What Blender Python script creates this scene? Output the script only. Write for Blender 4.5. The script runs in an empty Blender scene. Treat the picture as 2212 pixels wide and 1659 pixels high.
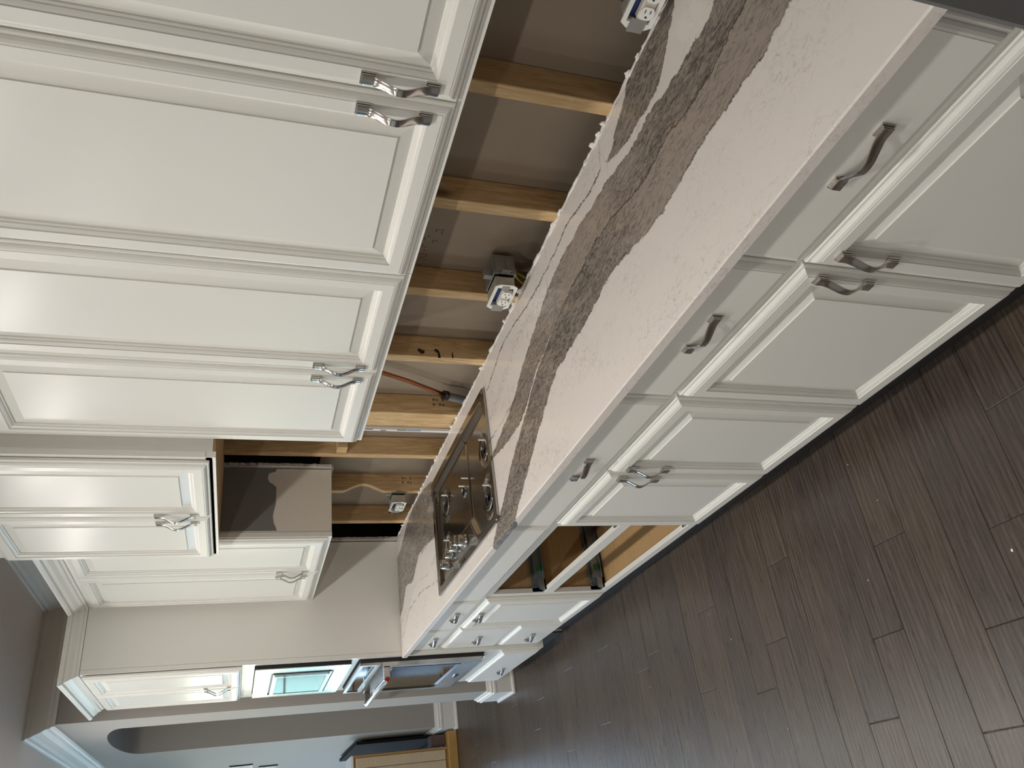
import bpy, bmesh, math, random
from mathutils import Vector, Matrix
random.seed(11)
C = bpy.context.scene.collection
S = bpy.context.scene

# ------------------------------------------------------------------ camera
YAW, PITCH, ROLL, FPX = 0.54925, -0.31933, 0.05193, 1675.86
CAM = Vector((-1.4904, 0.0, 1.7081))
fw = Vector((math.sin(YAW) * math.cos(PITCH), math.cos(YAW) * math.cos(PITCH), math.sin(PITCH)))
rt = Vector((math.cos(YAW), -math.sin(YAW), 0)); up = rt.cross(fw)
r2 = math.cos(ROLL) * rt + math.sin(ROLL) * up
u2 = -math.sin(ROLL) * rt + math.cos(ROLL) * up
cd = bpy.data.cameras.new('camera'); cam = bpy.data.objects.new('camera', cd); C.objects.link(cam)
# the phone was held sideways: image right is the room's down
M = Matrix((-u2, r2, -fw)).transposed().to_4x4(); M.translation = CAM
cam.matrix_world = M
cd.sensor_fit = 'HORIZONTAL'; cd.sensor_width = 36.0; cd.lens = FPX / 2212 * 36.0
cd.clip_start = 0.02; cd.clip_end = 200
S.camera = cam

# ------------------------------------------------------------------ world, exposure
S.view_settings.view_transform = 'Standard'
S.view_settings.look = 'None'
S.view_settings.gamma = 1.0
S.view_settings.use_curve_mapping = False
S.view_settings.exposure = 0.0
W = bpy.data.worlds.new('sky'); S.world = W; W.use_nodes = True
wn = W.node_tree; bgn = wn.nodes['Background']
sky = wn.nodes.new('ShaderNodeTexSky'); sky.sky_type = 'NISHITA'; sky.sun_disc = False
sky.sun_elevation = math.radians(48); sky.sun_rotation = math.radians(200)
sky.air_density = 1.0; sky.dust_density = 0.6
wn.links.new(sky.outputs[0], bgn.inputs[0]); bgn.inputs[1].default_value = 1.25
sd = bpy.data.lights.new('sun_offscreen', 'SUN'); sd.energy = 34.0; sd.angle = math.radians(0.6); sd.color = (0.55, 0.80, 1.0)
so_ = bpy.data.objects.new('sun_offscreen', sd); C.objects.link(so_); so_.location = (8, -8, 12)
so_.rotation_euler = Vector((-0.55, 0.55, -0.85)).to_track_quat('-Z', 'Y').to_euler()
CAN_POWER = 7.0
CAN_COLOR = (1.0, 0.965, 0.905)

# ------------------------------------------------------------------ node helpers
class NT:
    def __init__(s, name):
        s.m = bpy.data.materials.new(name); s.m.use_nodes = True
        s.t = s.m.node_tree; s.b = s.t.nodes['Principled BSDF']; s.out = s.t.nodes['Material Output']
    def n(s, t, **k):
        x = s.t.nodes.new(t)
        for a, v in k.items(): setattr(x, a, v)
        return x
    def L(s, a, b): s.t.links.new(a, b)
    def put(s, sock, v):
        if isinstance(v, (int, float)): sock.default_value = v
        elif isinstance(v, tuple): sock.default_value = v + (1.0,) if len(v) == 3 and len(sock.default_value) == 4 else v
        else: s.L(v, sock)
    def math(s, op, a, b=0.0, c=0.0, clamp=False):
        x = s.n('ShaderNodeMath', operation=op, use_clamp=clamp)
        s.put(x.inputs[0], a); s.put(x.inputs[1], b)
        if op in ('MULTIPLY_ADD', 'SMOOTH_MIN'): s.put(x.inputs[2], c)
        return x.outputs[0]
    def mix(s, f, a, b, blend='MIX'):
        x = s.n('ShaderNodeMix', data_type='RGBA', blend_type=blend)
        s.put(x.inputs[0], f); s.put(x.inputs[6], a); s.put(x.inputs[7], b)
        return x.outputs[2]
    def noise(s, vec, scale, detail=3.0, rough=0.55, dist=0.0):
        x = s.n('ShaderNodeTexNoise'); s.L(vec, x.inputs['Vector'])
        x.inputs['Scale'].default_value = scale; x.inputs['Detail'].default_value = detail
        x.inputs['Roughness'].default_value = rough; x.inputs['Distortion'].default_value = dist
        return x.outputs['Fac']
    def mapr(s, v, a, b, c=0.0, d=1.0):
        x = s.n('ShaderNodeMapRange'); s.put(x.inputs[0], v)
        for i, q in enumerate((a, b, c, d)): s.put(x.inputs[i + 1], q)
        return x.outputs[0]
    def coord(s, kind='Object'): return s.n('ShaderNodeTexCoord').outputs[kind]
    def scaled(s, vec, sc, off=None):
        x = s.n('ShaderNodeMapping'); s.L(vec, x.inputs['Vector']); x.inputs['Scale'].default_value = sc
        if off is not None: s.L(off, x.inputs['Location'])
        return x.outputs[0]
    def rand(s): return s.n('ShaderNodeObjectInfo').outputs['Random']
    def bump(s, h, strength=0.2, dist=0.002):
        x = s.n('ShaderNodeBump'); s.L(h, x.inputs['Height'])
        x.inputs['Strength'].default_value = strength; x.inputs['Distance'].default_value = dist
        s.L(x.outputs[0], s.b.inputs['Normal'])
    def col(s, v): s.put(s.b.inputs['Base Color'], v)
    def set(s, rough=None, metal=None, spec=None, coat=None):
        if rough is not None: s.put(s.b.inputs['Roughness'], rough)
        if metal is not None: s.b.inputs['Metallic'].default_value = metal
        if spec is not None: s.b.inputs['Specular IOR Level'].default_value = spec
        if coat is not None: s.b.inputs['Coat Weight'].default_value = coat; s.b.inputs['Coat Roughness'].default_value = 0.15
    def curve(s, t, pts):
        x = s.n('ShaderNodeFloatCurve'); s.L(t, x.inputs['Value'])
        c = x.mapping.curves[0]; pts = sorted(pts)
        c.points[0].location = pts[0]; c.points[1].location = pts[-1]
        for p in pts[1:-1]: c.points.new(*p)
        for p in c.points: p.handle_type = 'VECTOR'
        x.mapping.update()
        return x.outputs[0]

def plain(name, col, rough=0.5, metal=0.0, spec=None, var=0.04, scale=30.0, bump=0.0, coat=None):
    m = NT(name); co = m.coord()
    nz = m.noise(co, scale, 4.0)
    lo = tuple(max(0, c * (1 - var)) for c in col); hi = tuple(min(1, c * (1 + var)) for c in col)
    m.col(m.mix(nz, lo, hi)); m.set(rough, metal, spec, coat)
    if bump: m.bump(m.noise(co, scale * 8, 3.0), bump, 0.001)
    return m.m

MAT = {}
MAT['cab'] = plain('cabinet_paint', (0.80, 0.785, 0.735), 0.29, var=0.015, scale=6, bump=0.02, spec=0.5)
MAT['trim'] = plain('trim_paint', (0.80, 0.785, 0.745), 0.35, var=0.015, scale=6)
MAT['wall'] = plain('greige_wall_paint', (0.37, 0.345, 0.315), 0.75, var=0.03, scale=60, bump=0.06)
MAT['ceil'] = plain('ceiling_paint', (0.86, 0.77, 0.70), 0.85, var=0.02, scale=60, bump=0.05)
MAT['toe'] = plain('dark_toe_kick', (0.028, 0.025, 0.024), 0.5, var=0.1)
MAT['paper'] = plain('drywall_paper', (0.32, 0.255, 0.19), 0.9, var=0.10, scale=7, bump=0.03)
MAT['gyp'] = plain('torn_gypsum', (0.55, 0.51, 0.47), 0.95, var=0.35, scale=90, bump=0.3)
MAT['caulk'] = plain('white_caulk', (0.82, 0.80, 0.77), 0.7, var=0.08, scale=60, bump=0.2)
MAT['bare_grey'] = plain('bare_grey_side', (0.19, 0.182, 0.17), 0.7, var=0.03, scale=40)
MAT['bare_beige'] = plain('beige_side', (0.74, 0.68, 0.59), 0.6, var=0.03, scale=40)
MAT['black_gloss'] = plain('black_glass', (0.012, 0.013, 0.015), 0.06, var=0.05, spec=0.6)
MAT['black'] = plain('black_metal', (0.015, 0.015, 0.018), 0.35, var=0.1)
MAT['white_plastic'] = plain('white_plastic', (0.82, 0.81, 0.77), 0.35, var=0.02)
MAT['ivory_plastic'] = plain('ivory_plastic', (0.55, 0.51, 0.44), 0.45, var=0.03)
MAT['grey_plastic'] = plain('grey_box_steel', (0.32, 0.31, 0.29), 0.45, metal=0.35, var=0.12)
MAT['slate'] = plain('dark_slot', (0.012, 0.015, 0.035), 0.6)
MAT['blue_box'] = plain('blue_box_plastic', (0.03, 0.055, 0.20), 0.5)
MAT['yellow'] = plain('yellow_cable', (0.52, 0.42, 0.06), 0.5, var=0.15)
MAT['copper'] = plain('copper', (0.36, 0.14, 0.065), 0.32, metal=0.9, var=0.35, scale=25)
MAT['sleeve'] = plain('grey_sleeve', (0.20, 0.21, 0.22), 0.45, var=0.15)
MAT['slide'] = plain('zinc_slide', (0.30, 0.33, 0.37), 0.35, metal=0.8, var=0.15)
MAT['green'] = plain('green_clip', (0.02, 0.20, 0.06), 0.5)
MAT['red'] = plain('red_medallion', (0.32, 0.012, 0.015), 0.25)
MAT['appl'] = plain('dark_grey_steel', (0.13, 0.128, 0.128), 0.5, metal=0.2, var=0.05, scale=60)
MAT['ink'] = plain('black_ink', (0.02, 0.018, 0.016), 0.8)
MAT['faint_ink'] = plain('faded_ink', (0.17, 0.115, 0.07), 0.9)
MAT['label_white'] = plain('white_strip', (0.75, 0.75, 0.76), 0.6)
MAT['label_blue'] = plain('blue_print', (0.18, 0.30, 0.55), 0.6)
MAT['lawn'] = plain('lawn', (0.17, 0.22, 0.15), 0.9, var=0.4, scale=3)
MAT['bounce_slab'] = plain('pale_bounce_slab', (0.55, 0.53, 0.50), 0.9, var=0.1, scale=2)
MAT['print_grey'] = plain('pale_print', (0.40, 0.40, 0.40), 0.6)
MAT['matte_black'] = plain('matte_black', (0.012, 0.012, 0.014), 0.85, spec=0.1)
MAT['golden'] = plain('golden_wood', (0.42, 0.24, 0.07), 0.5, var=0.2, scale=12)
def ribbed():
    m = NT('ribbed_beige'); w = m.n('ShaderNodeTexWave', bands_direction='Z'); m.L(m.coord(), w.inputs['Vector'])
    w.inputs['Scale'].default_value = 28.0; w.inputs['Distortion'].default_value = 0.6
    m.col(m.mix(w.outputs['Fac'], (0.50, 0.39, 0.25), (0.66, 0.54, 0.37))); m.set(0.75); m.bump(w.outputs['Fac'], 0.4, 0.003)
    return m.m
MAT['ribbed'] = ribbed()
MAT['dark_wood'] = plain('dark_wood', (0.10, 0.065, 0.055), 0.5, var=0.25, scale=25)
MAT['outside_wood'] = MAT['golden']

def metal_mat(name, col, rough, stretch=(2, 2, 2), bump=0.02):
    m = NT(name); co = m.scaled(m.coord(), stretch)
    nz = m.noise(co, 40.0, 4.0)
    m.col(m.mix(nz, tuple(c * 0.85 for c in col), tuple(min(1, c * 1.1) for c in col)))
    m.set(m.mapr(nz, 0.2, 0.8, rough * 0.8, rough * 1.25), 1.0); m.bump(nz, bump, 0.0005)
    return m.m
MAT['steel'] = metal_mat('brushed_stainless', (0.62, 0.61, 0.59), 0.24, (1, 12, 1))
MAT['pan'] = metal_mat('cooktop_stainless', (0.40, 0.385, 0.37), 0.18, (8, 1, 1), 0.015)
MAT['nickel'] = metal_mat('satin_nickel', (0.60, 0.57, 0.54), 0.18, (3, 3, 3), 0.0)
MAT['chrome'] = metal_mat('polished_chrome', (0.80, 0.79, 0.77), 0.08, (3, 3, 3), 0.0)

def pine():
    m = NT('pine_stud'); co = m.coord(); r = m.rand()
    cx = m.n('ShaderNodeCombineXYZ'); off = m.math('MULTIPLY', r, 37.0); m.L(off, cx.inputs[0]); m.L(off, cx.inputs[2])
    v = m.scaled(co, (1, 1, 0.10), cx.outputs[0])
    g = m.noise(v, 70.0, 5.0, 0.6, 1.2)
    big = m.noise(v, 12.0, 2.0)
    k = m.n('ShaderNodeTexVoronoi'); k.inputs['Scale'].default_value = 5.0
    m.L(m.scaled(co, (1, 1, 0.45), cx.outputs[0]), k.inputs['Vector'])
    knot = m.mapr(k.outputs['Distance'], 0.07, 0.13, 1.0, 0.0)
    base = m.mix(m.mapr(g, 0.3, 0.7), (0.47, 0.275, 0.105), (0.77, 0.59, 0.35))
    base = m.mix(m.math('MULTIPLY', big, 0.45), base, (0.52, 0.30, 0.12))
    m.col(m.mix(m.math('MULTIPLY', knot, 0.8), base, (0.10, 0.045, 0.02)))
    m.set(0.65); m.bump(g, 0.15, 0.001)
    return m.m
MAT['pine'] = pine()

def ply():
    m = NT('birch_ply'); v = m.scaled(m.coord(), (1.0, 14.0, 14.0))
    g = m.noise(v, 6.0, 5.0, 0.6, 0.4)
    m.col(m.mix(g, (0.36, 0.22, 0.095), (0.52, 0.34, 0.16))); m.set(0.5); m.bump(g, 0.05, 0.001)
    return m.m
MAT['ply'] = ply()

def oak(name, by_object=True):
    m = NT(name); co = m.coord()
    if by_object:
        r = m.rand()
    else:
        br = m.n('ShaderNodeTexBrick'); m.L(co, br.inputs['Vector'])
        br.inputs['Scale'].default_value = 1.0; br.inputs['Brick Width'].default_value = 1.0
        br.inputs['Row Height'].default_value = 0.1242; br.inputs['Mortar Size'].default_value = 0.0012
        br.inputs['Color1'].default_value = (0, 0, 0, 1); br.inputs['Color2'].default_value = (1, 1, 1, 1)
        br.inputs['Mortar'].default_value = (0, 0, 0, 1)
        sp = m.n('ShaderNodeSeparateColor'); m.L(br.outputs['Color'], sp.inputs[0]); r = sp.outputs[0]
    cx = m.n('ShaderNodeCombineXYZ'); off = m.math('MULTIPLY', r, 53.0); m.L(off, cx.inputs[0]); m.L(off, cx.inputs[1])
    v = m.scaled(co, (1.0, 13.0, 1.0), cx.outputs[0])
    g = m.noise(v, 7.0, 6.0, 0.65, 0.8)
    fine = m.noise(m.scaled(co, (6.0, 150.0, 1.0), cx.outputs[0]), 3.0, 3.0, 0.6)
    w = m.n('ShaderNodeTexWave', wave_type='RINGS', rings_direction='X'); m.L(m.scaled(co, (0.9, 9.0, 1.0), cx.outputs[0]), w.inputs['Vector'])
    w.inputs['Scale'].default_value = 2.2; w.inputs['Distortion'].default_value = 7.0; w.inputs['Detail'].default_value = 2.0
    w.inputs['Detail Scale'].default_value = 1.2
    c = m.mix(m.mapr(g, 0.3, 0.7), (0.044, 0.034, 0.026), (0.116, 0.091, 0.071))
    c = m.mix(m.math('MULTIPLY', m.mapr(w.outputs['Fac'], 0.35, 0.9), 0.55), c, (0.036, 0.027, 0.021))
    c = m.mix(m.math('MULTIPLY', fine, 0.22), c, (0.12, 0.098, 0.082))
    tint = m.mix(r, (0.84, 0.83, 0.86), (1.12, 1.08, 1.02))
    m.col(m.mix(1.0, c, tint, 'MULTIPLY'))
    m.set(m.mapr(g, 0.2, 0.8, 0.24, 0.36), spec=0.5)
    h = m.math('ADD', m.math('MULTIPLY', w.outputs['Fac'], 0.7), m.math('MULTIPLY', fine, 0.9))
    m.bump(h, 0.42, 0.0014)
    return m.m
MAT['oak'] = oak('grey_brown_oak')
MAT['oak_floor'] = oak('grey_brown_oak_field', False)

def quartz():
    m = NT('veined_quartz'); co = m.coord()
    sp = m.n('ShaderNodeSeparateXYZ'); m.L(co, sp.inputs[0]); Y = sp.outputs[1]
    X = m.math('ADD', sp.outputs[0], m.math('SUBTRACT', sp.outputs[2], 0.914))
    t = m.math('DIVIDE', m.math('SUBTRACT', Y, 0.35), 3.85)
    flat = m.n('ShaderNodeCombineXYZ'); m.L(X, flat.inputs[0]); m.L(Y, flat.inputs[1]); P = flat.outputs[0]
    j1 = m.math('MULTIPLY', m.math('SUBTRACT', m.noise(P, 26.0, 4.0, 0.7), 0.5), 0.036)
    j2 = m.math('MULTIPLY', m.math('SUBTRACT', m.noise(P, 150.0, 3.0), 0.5), 0.010)
    x = m.math('ADD', X, m.math('ADD', j1, j2))
    s = m.math('DIVIDE', m.math('ADD', x, 0.80), 0.90)
    def cv(pts): return m.curve(t, [((b - 0.35) / 3.85, (a + 0.80) / 0.90) for a, b in pts])
    MF = cv([(-0.384, 0.35), (-0.384, 0.57), (-0.404, 0.66), (-0.39, 0.82), (-0.401, 0.978), (-0.408, 1.044), (-0.399, 1.125), (-0.373, 1.267), (-0.37, 1.329), (-0.385, 1.406), (-0.396, 1.542), (-0.401, 1.691), (-0.42, 1.749), (-0.466, 1.834), (-0.503, 1.92), (-0.56, 2.018), (-0.592, 2.086), (-0.646, 2.18), (-0.78, 2.45), (-0.79, 4.2)])
    MR = cv([(-0.16, 0.35), (-0.176, 0.711), (-0.191, 0.752), (-0.181, 0.905), (-0.165, 0.989), (-0.172, 1.084), (-0.146, 1.235), (-0.141, 1.289), (-0.131, 1.481), (-0.142, 1.653), (-0.162, 1.705), (-0.197, 1.813), (-0.246, 1.963), (-0.296, 2.047), (-0.328, 2.185), (-0.36, 2.334), (-0.59, 2.345), (-0.644, 2.433), (-0.795, 2.65), (-0.795, 4.2)])
    SF = cv([(-0.27, 0.35), (-0.275, 1.645), (-0.321, 1.826), (-0.354, 1.901), (-0.392, 1.971), (-0.463, 2.127), (-0.524, 2.227), (-0.563, 2.293), (-0.644, 2.433), (-0.7, 4.2)])
    SR = cv([(-0.275, 0.35), (-0.275, 1.645), (-0.317, 1.841), (-0.372, 1.953), (-0.394, 2.029), (-0.391, 2.16), (-0.372, 2.338), (-0.37, 4.2)])
    B2F = cv([(0.05, 0.35), (0.03, 0.79), (-0.041, 0.811), (-0.094, 0.882), (-0.127, 0.91), (-0.144, 0.942), (-0.147, 0.987), (-0.142, 1.056), (-0.138, 1.11), (-0.105, 1.205), (0.05, 1.23), (0.05, 4.2)])
    B2R = cv([(0.09, 0.35), (0.09, 1.0), (-0.028, 1.052), (-0.056, 1.109), (-0.082, 1.15), (-0.10, 1.206), (-0.3, 1.23), (-0.3, 4.2)])
    B3F = cv([(0.08, 0.35), (0.05, 3.2), (-0.324, 3.23), (-0.291, 3.433), (-0.283, 3.615), (-0.304, 3.652), (-0.358, 3.78), (-0.329, 3.955), (-0.419, 4.073), (-0.44, 4.2)])
    B3R = cv([(-0.5, 0.35), (-0.3, 3.2), (-0.055, 3.23), (-0.012, 3.482), (-0.012, 3.636), (-0.032, 3.837), (-0.098, 4.054), (-0.12, 4.2)])
    DV = cv([(-0.27, 0.35), (-0.271, 0.672), (-0.29, 0.775), (-0.291, 0.877), (-0.273, 0.962), (-0.286, 1.103), (-0.247, 1.241), (-0.241, 1.341), (-0.255, 1.527), (-0.275, 1.645), (-0.32, 1.841), (-0.39, 2.029), (-0.6, 2.4), (-0.6, 4.2)])
    K1 = cv([(0.09, 0.35), (0.09, 1.19), (-0.092, 1.235), (-0.098, 1.303), (-0.069, 1.454), (-0.082, 1.584), (-0.088, 1.767), (-0.057, 2.034), (-0.066, 2.128), (-0.116, 2.314), (0.09, 2.34), (0.09, 4.2)])
    K2 = cv([(0.09, 0.35), (0.09, 1.60), (-0.167, 1.664), (-0.127, 1.838), (-0.134, 1.986), (-0.2, 2.19), (-0.23, 2.313), (0.09, 2.36), (0.09, 4.2)])
    K3 = cv([(-0.79, 0.35), (-0.79, 3.2), (-0.518, 3.25), (-0.465, 3.589), (-0.465, 3.904), (-0.546, 4.081), (-0.56, 4.2)])
    K4 = cv([(-0.79, 0.35), (-0.79, 3.2), (-0.40, 3.25), (-0.43, 3.45), (-0.39, 3.70), (-0.44, 3.95), (-0.50, 4.2)])
    ss = m.math
    def band(lo, hi): return ss('MULTIPLY', ss('GREATER_THAN', s, lo), ss('LESS_THAN', s, hi))
    sl = band(SF, SR)
    main = ss('MULTIPLY', band(MF, MR), ss('SUBTRACT', 1.0, sl))
    mask = ss('MAXIMUM', ss('MAXIMUM', main, band(B2F, B2R)), band(B3F, B3R))
    def line(c, wd): return m.mapr(ss('ABSOLUTE', ss('SUBTRACT', s, c)), wd * 0.4, wd, 1.0, 0.0)
    brk = m.mapr(m.noise(P, 14.0, 3.0), 0.40, 0.62)
    edge = line(MF, 0.0045)
    for c in (MR, B2F, B2R, B3F): edge = ss('MAXIMUM', edge, line(c, 0.0035))
    edge = ss('MULTIPLY', edge, ss('MULTIPLY_ADD', brk, 0.7, 0.25))
    crk = ss('MULTIPLY', line(DV, 0.004), mask)
    crk = ss('MAXIMUM', crk, line(K1, 0.0042))
    fuzz = ss('MULTIPLY', m.mapr(ss('ABSOLUTE', ss('SUBTRACT', s, K2)), 0.0, 0.035, 1.0, 0.0), m.mapr(m.noise(P, 110.0, 4.0, 0.7, 1.0), 0.52, 0.60))
    crk = ss('MAXIMUM', crk, ss('MULTIPLY', fuzz, 0.55))
    k3 = ss('MAXIMUM', line(K3, 0.005), ss('MULTIPLY', line(K4, 0.004), 0.7))
    crk = ss('MAXIMUM', crk, ss('MULTIPLY', k3, ss('MULTIPLY', brk, 0.8)))
    # inside of the veins: tan and charcoal, streaked along the run
    st = m.noise(m.scaled(P, (1.0, 0.30, 1.0)), 62.0, 5.0, 0.66, 2.6)
    st2 = m.noise(m.scaled(P, (1.0, 0.26, 1.0)), 20.0, 3.0, 0.6, 1.6)
    near = m.mapr(Y, 1.05, 1.30)
    side = ss('GREATER_THAN', s, DV)
    dk = ss('ADD', ss('MULTIPLY', side, ss('SUBTRACT', 1.0, near)), ss('MULTIPLY', ss('SUBTRACT', 1.0, side), near))
    dk = ss('MAXIMUM', dk, m.mapr(Y, 1.55, 1.9, 0.0, 0.8))
    amt = ss('ADD', ss('MULTIPLY_ADD', dk, 0.52, -0.26), ss('MULTIPLY', ss('SUBTRACT', st2, 0.5), 1.2))
    thr = ss('ADD', m.mapr(st, 0.42, 0.60, 0.0, 0.75), amt, clamp=True)
    vein = m.mix(thr, (0.375, 0.318, 0.270), (0.105, 0.094, 0.085))
    vein = m.mix(m.mapr(m.noise(P, 150.0, 3.0, 0.6), 0.60, 0.68, 0.0, 0.45), vein, (0.47, 0.41, 0.36))
    fl = ss('MULTIPLY', m.mapr(m.noise(m.scaled(P, (1.0, 0.45, 1.0)), 48.0, 4.0, 0.62, 2.0), 0.53, 0.64, 0.0, 0.7), thr)
    vein = m.mix(fl, vein, (0.36, 0.315, 0.275))
    # white field with faint pink-grey clouding
    cl = ss('MULTIPLY', m.mapr(m.noise(m.scaled(P, (1.0, 0.6, 1.0)), 9.0, 3.0), 0.45, 0.65), m.mapr(m.noise(m.scaled(P, (1.0, 0.55, 1.0)), 85.0, 5.0, 0.7, 1.4), 0.52, 0.66))
    white = m.mix(ss('MULTIPLY', cl, 0.85), (0.79, 0.735, 0.69), (0.56, 0.485, 0.445))
    wv = m.n('ShaderNodeTexVoronoi', feature='DISTANCE_TO_EDGE'); wv.inputs['Scale'].default_value = 34.0
    wp = m.n('ShaderNodeVectorMath', operation='ADD'); m.L(m.scaled(P, (1.0, 0.5, 1.0)), wp.inputs[0])
    nzc = m.n('ShaderNodeTexNoise'); m.L(P, nzc.inputs['Vector']); nzc.inputs['Scale'].default_value = 60.0; nzc.inputs['Detail'].default_value = 3.0
    ws = m.n('ShaderNodeVectorMath', operation='SCALE'); m.L(nzc.outputs['Color'], ws.inputs[0]); ws.inputs['Scale'].default_value = 0.035
    m.L(ws.outputs[0], wp.inputs[1]); m.L(wp.outputs[0], wv.inputs['Vector'])
    crackle = ss('MULTIPLY', m.mapr(wv.outputs['Distance'], 0.0, 0.045, 1.0, 0.0), m.mapr(m.noise(m.scaled(P, (1.0, 0.55, 1.0)), 6.5, 3.0), 0.47, 0.66))
    white = m.mix(ss('MULTIPLY', crackle, 0.55), white, (0.46, 0.395, 0.36))
    c = m.mix(mask, white, vein)
    c = m.mix(ss('MULTIPLY', ss('MAXIMUM', edge, crk), 0.85), c, (0.07, 0.055, 0.045))
    m.col(c); m.set(0.17, spec=0.45)
    return m.m
MAT['quartz'] = quartz()

def lens():
    m = NT('lamp_lens'); m.col((0.9, 0.9, 0.88)); m.b.inputs['Emission Color'].default_value = CAN_COLOR + (1,)
    m.b.inputs['Emission Strength'].default_value = 16.0
    return m.m
MAT['lens'] = lens()
def pane():
    m = NT('window_pane'); t = m.n('ShaderNodeBsdfTransparent'); g = m.n('ShaderNodeBsdfGlossy'); g.inputs['Roughness'].default_value = 0.02
    f = m.n('ShaderNodeFresnel'); f.inputs['IOR'].default_value = 1.45
    x = m.n('ShaderNodeMixShader'); m.L(f.outputs[0], x.inputs[0]); m.L(t.outputs[0], x.inputs[1]); m.L(g.outputs[0], x.inputs[2])
    m.L(x.outputs[0], m.out.inputs['Surface'])
    return m.m
MAT['pane'] = pane()

# ------------------------------------------------------------------ mesh helpers
class MB:
    def __init__(s): s.v = []; s.f = []
    def add(s, vs, fs):
        o = len(s.v); s.v += [tuple(q) for q in vs]; s.f += [tuple(i + o for i in f) for f in fs]; return s
    def box(s, x0, x1, y0, y1, z0, z1):
        if x0 > x1: x0, x1 = x1, x0
        return s.add([(x, y, z) for x in (x0, x1) for y in (y0, y1) for z in (z0, z1)],
                     [(0, 1, 3, 2), (4, 6, 7, 5), (0, 4, 5, 1), (2, 3, 7, 6), (0, 2, 6, 4), (1, 5, 7, 3)])
    def bbox(s, x0, x1, y0, y1, z0, z1, b=0.003):
        # box with a chamfer on all edges
        bm = bmesh.new(); bmesh.ops.create_cube(bm, size=1.0)
        for v in bm.verts: v.co = Vector(((x0 + x1) / 2 + v.co.x * (x1 - x0), (y0 + y1) / 2 + v.co.y * (y1 - y0), (z0 + z1) / 2 + v.co.z * (z1 - z0)))
        bmesh.ops.bevel(bm, geom=bm.edges[:], offset=b, segments=1, affect='EDGES')
        bm.verts.index_update(); s.add([v.co for v in bm.verts], [[v.index for v in f.verts] for f in bm.faces]); bm.free(); return s
    def prism(s, pts, axis, a, b):
        # polygon pts in the two other axes, extruded along axis from a to b
        n = len(pts)
        def P(p, q): return {'x': (q, p[0], p[1]), 'y': (p[0], q, p[1]), 'z': (p[0], p[1], q)}[axis]
        vs = [P(p, a) for p in pts] + [P(p, b) for p in pts]
        return s.add(vs, [tuple(range(n)), tuple(range(2 * n - 1, n - 1, -1))] + [(i, (i + 1) % n, n + (i + 1) % n, n + i) for i in range(n)])
    def rings(s, y0, y1, z0, z1, x, prof):
        # nested rectangles in the y-z plane, facing -x; prof = (inset, height towards -x); first ring is the back
        vs = []; fs = []
        for (i, h) in prof:
            vs += [(x - h, y0 + i, z0 + i), (x - h, y1 - i, z0 + i), (x - h, y1 - i, z1 - i), (x - h, y0 + i, z1 - i)]
        n = len(prof)
        for k in range(n - 1):
            for j in range(4):
                a = 4 * k + j; b = 4 * k + (j + 1) % 4; fs.append((a, b, b + 4, a + 4))
        fs.append((0, 1, 2, 3)); e = 4 * (n - 1); fs.append((e, e + 1, e + 2, e + 3))
        return s.add(vs, fs)
    def tube(s, path, r, seg=10, cap=True):
        path = [Vector(p) for p in path]; rs = r if isinstance(r, (list, tuple)) else [r] * len(path)
        vs = []; fs = []; ref = None
        for i, p in enumerate(path):
            d = (path[min(i + 1, len(path) - 1)] - path[max(i - 1, 0)]).normalized()
            if ref is None: ref = Vector((0, 0, 1)) if abs(d.z) < 0.9 else Vector((1, 0, 0))
            a = d.cross(ref).normalized(); b = d.cross(a).normalized(); ref = -b if False else ref
            for k in range(seg):
                t = 2 * math.pi * k / seg; vs.append(p + rs[i] * (math.cos(t) * a + math.sin(t) * b))
        for i in range(len(path) - 1):
            for k in range(seg):
                q = i * seg; fs.append((q + k, q + (k + 1) % seg, q + seg + (k + 1) % seg, q + seg + k))
        if cap: fs.append(tuple(range(seg))); fs.append(tuple(range((len(path) - 1) * seg, len(path) * seg)))
        return s.add(vs, fs)
    def lathe(s, c, prof, axis='z', seg=24):
        # prof = (radius, height) along axis from c
        c = Vector(c); vs = []; fs = []
        for (r, h) in prof:
            for k in range(seg):
                t = 2 * math.pi * k / seg; a, b = r * math.cos(t), r * math.sin(t)
                vs.append(c + (Vector((a, b, h)) if axis == 'z' else Vector((h, a, b)) if axis == 'x' else Vector((a, h, b))))
        for i in range(len(prof) - 1):
            for k in range(seg):
                q = i * seg; fs.append((q + k, q + (k + 1) % seg, q + seg + (k + 1) % seg, q + seg + k))
        fs.append(tuple(range(seg))); fs.append(tuple(range((len(prof) - 1) * seg, len(prof) * seg)))
        return s.add(vs, fs)
    def sweep(s, path, prof, i0=0, i1=None):
        # closed profile (offset to the left of the path, z) along a plan path, mitred; emits segments i0..i1
        path = [Vector(p) for p in path]; n = len(path); i1 = n - 1 if i1 is None else i1
        def left(i): d = (path[i + 1] - path[i]).normalized(); return Vector((-d.y, d.x))
        st = []
        for i in range(n):
            if i == 0: m = left(0)
            elif i == n - 1: m = left(n - 2)
            else:
                a, b = left(i - 1), left(i); m = (a + b).normalized(); m = m / max(0.2, m.dot(a))
            st.append([(path[i].x + m.x * o, path[i].y + m.y * o, z) for o, z in prof])
        k = len(prof)
        for i in range(i0, i1):
            s.add(st[i] + st[i + 1], [(j, (j + 1) % k, k + (j + 1) % k, k + j) for j in range(k)] + [tuple(range(k)), tuple(range(k, 2 * k))])
        return s
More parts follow.
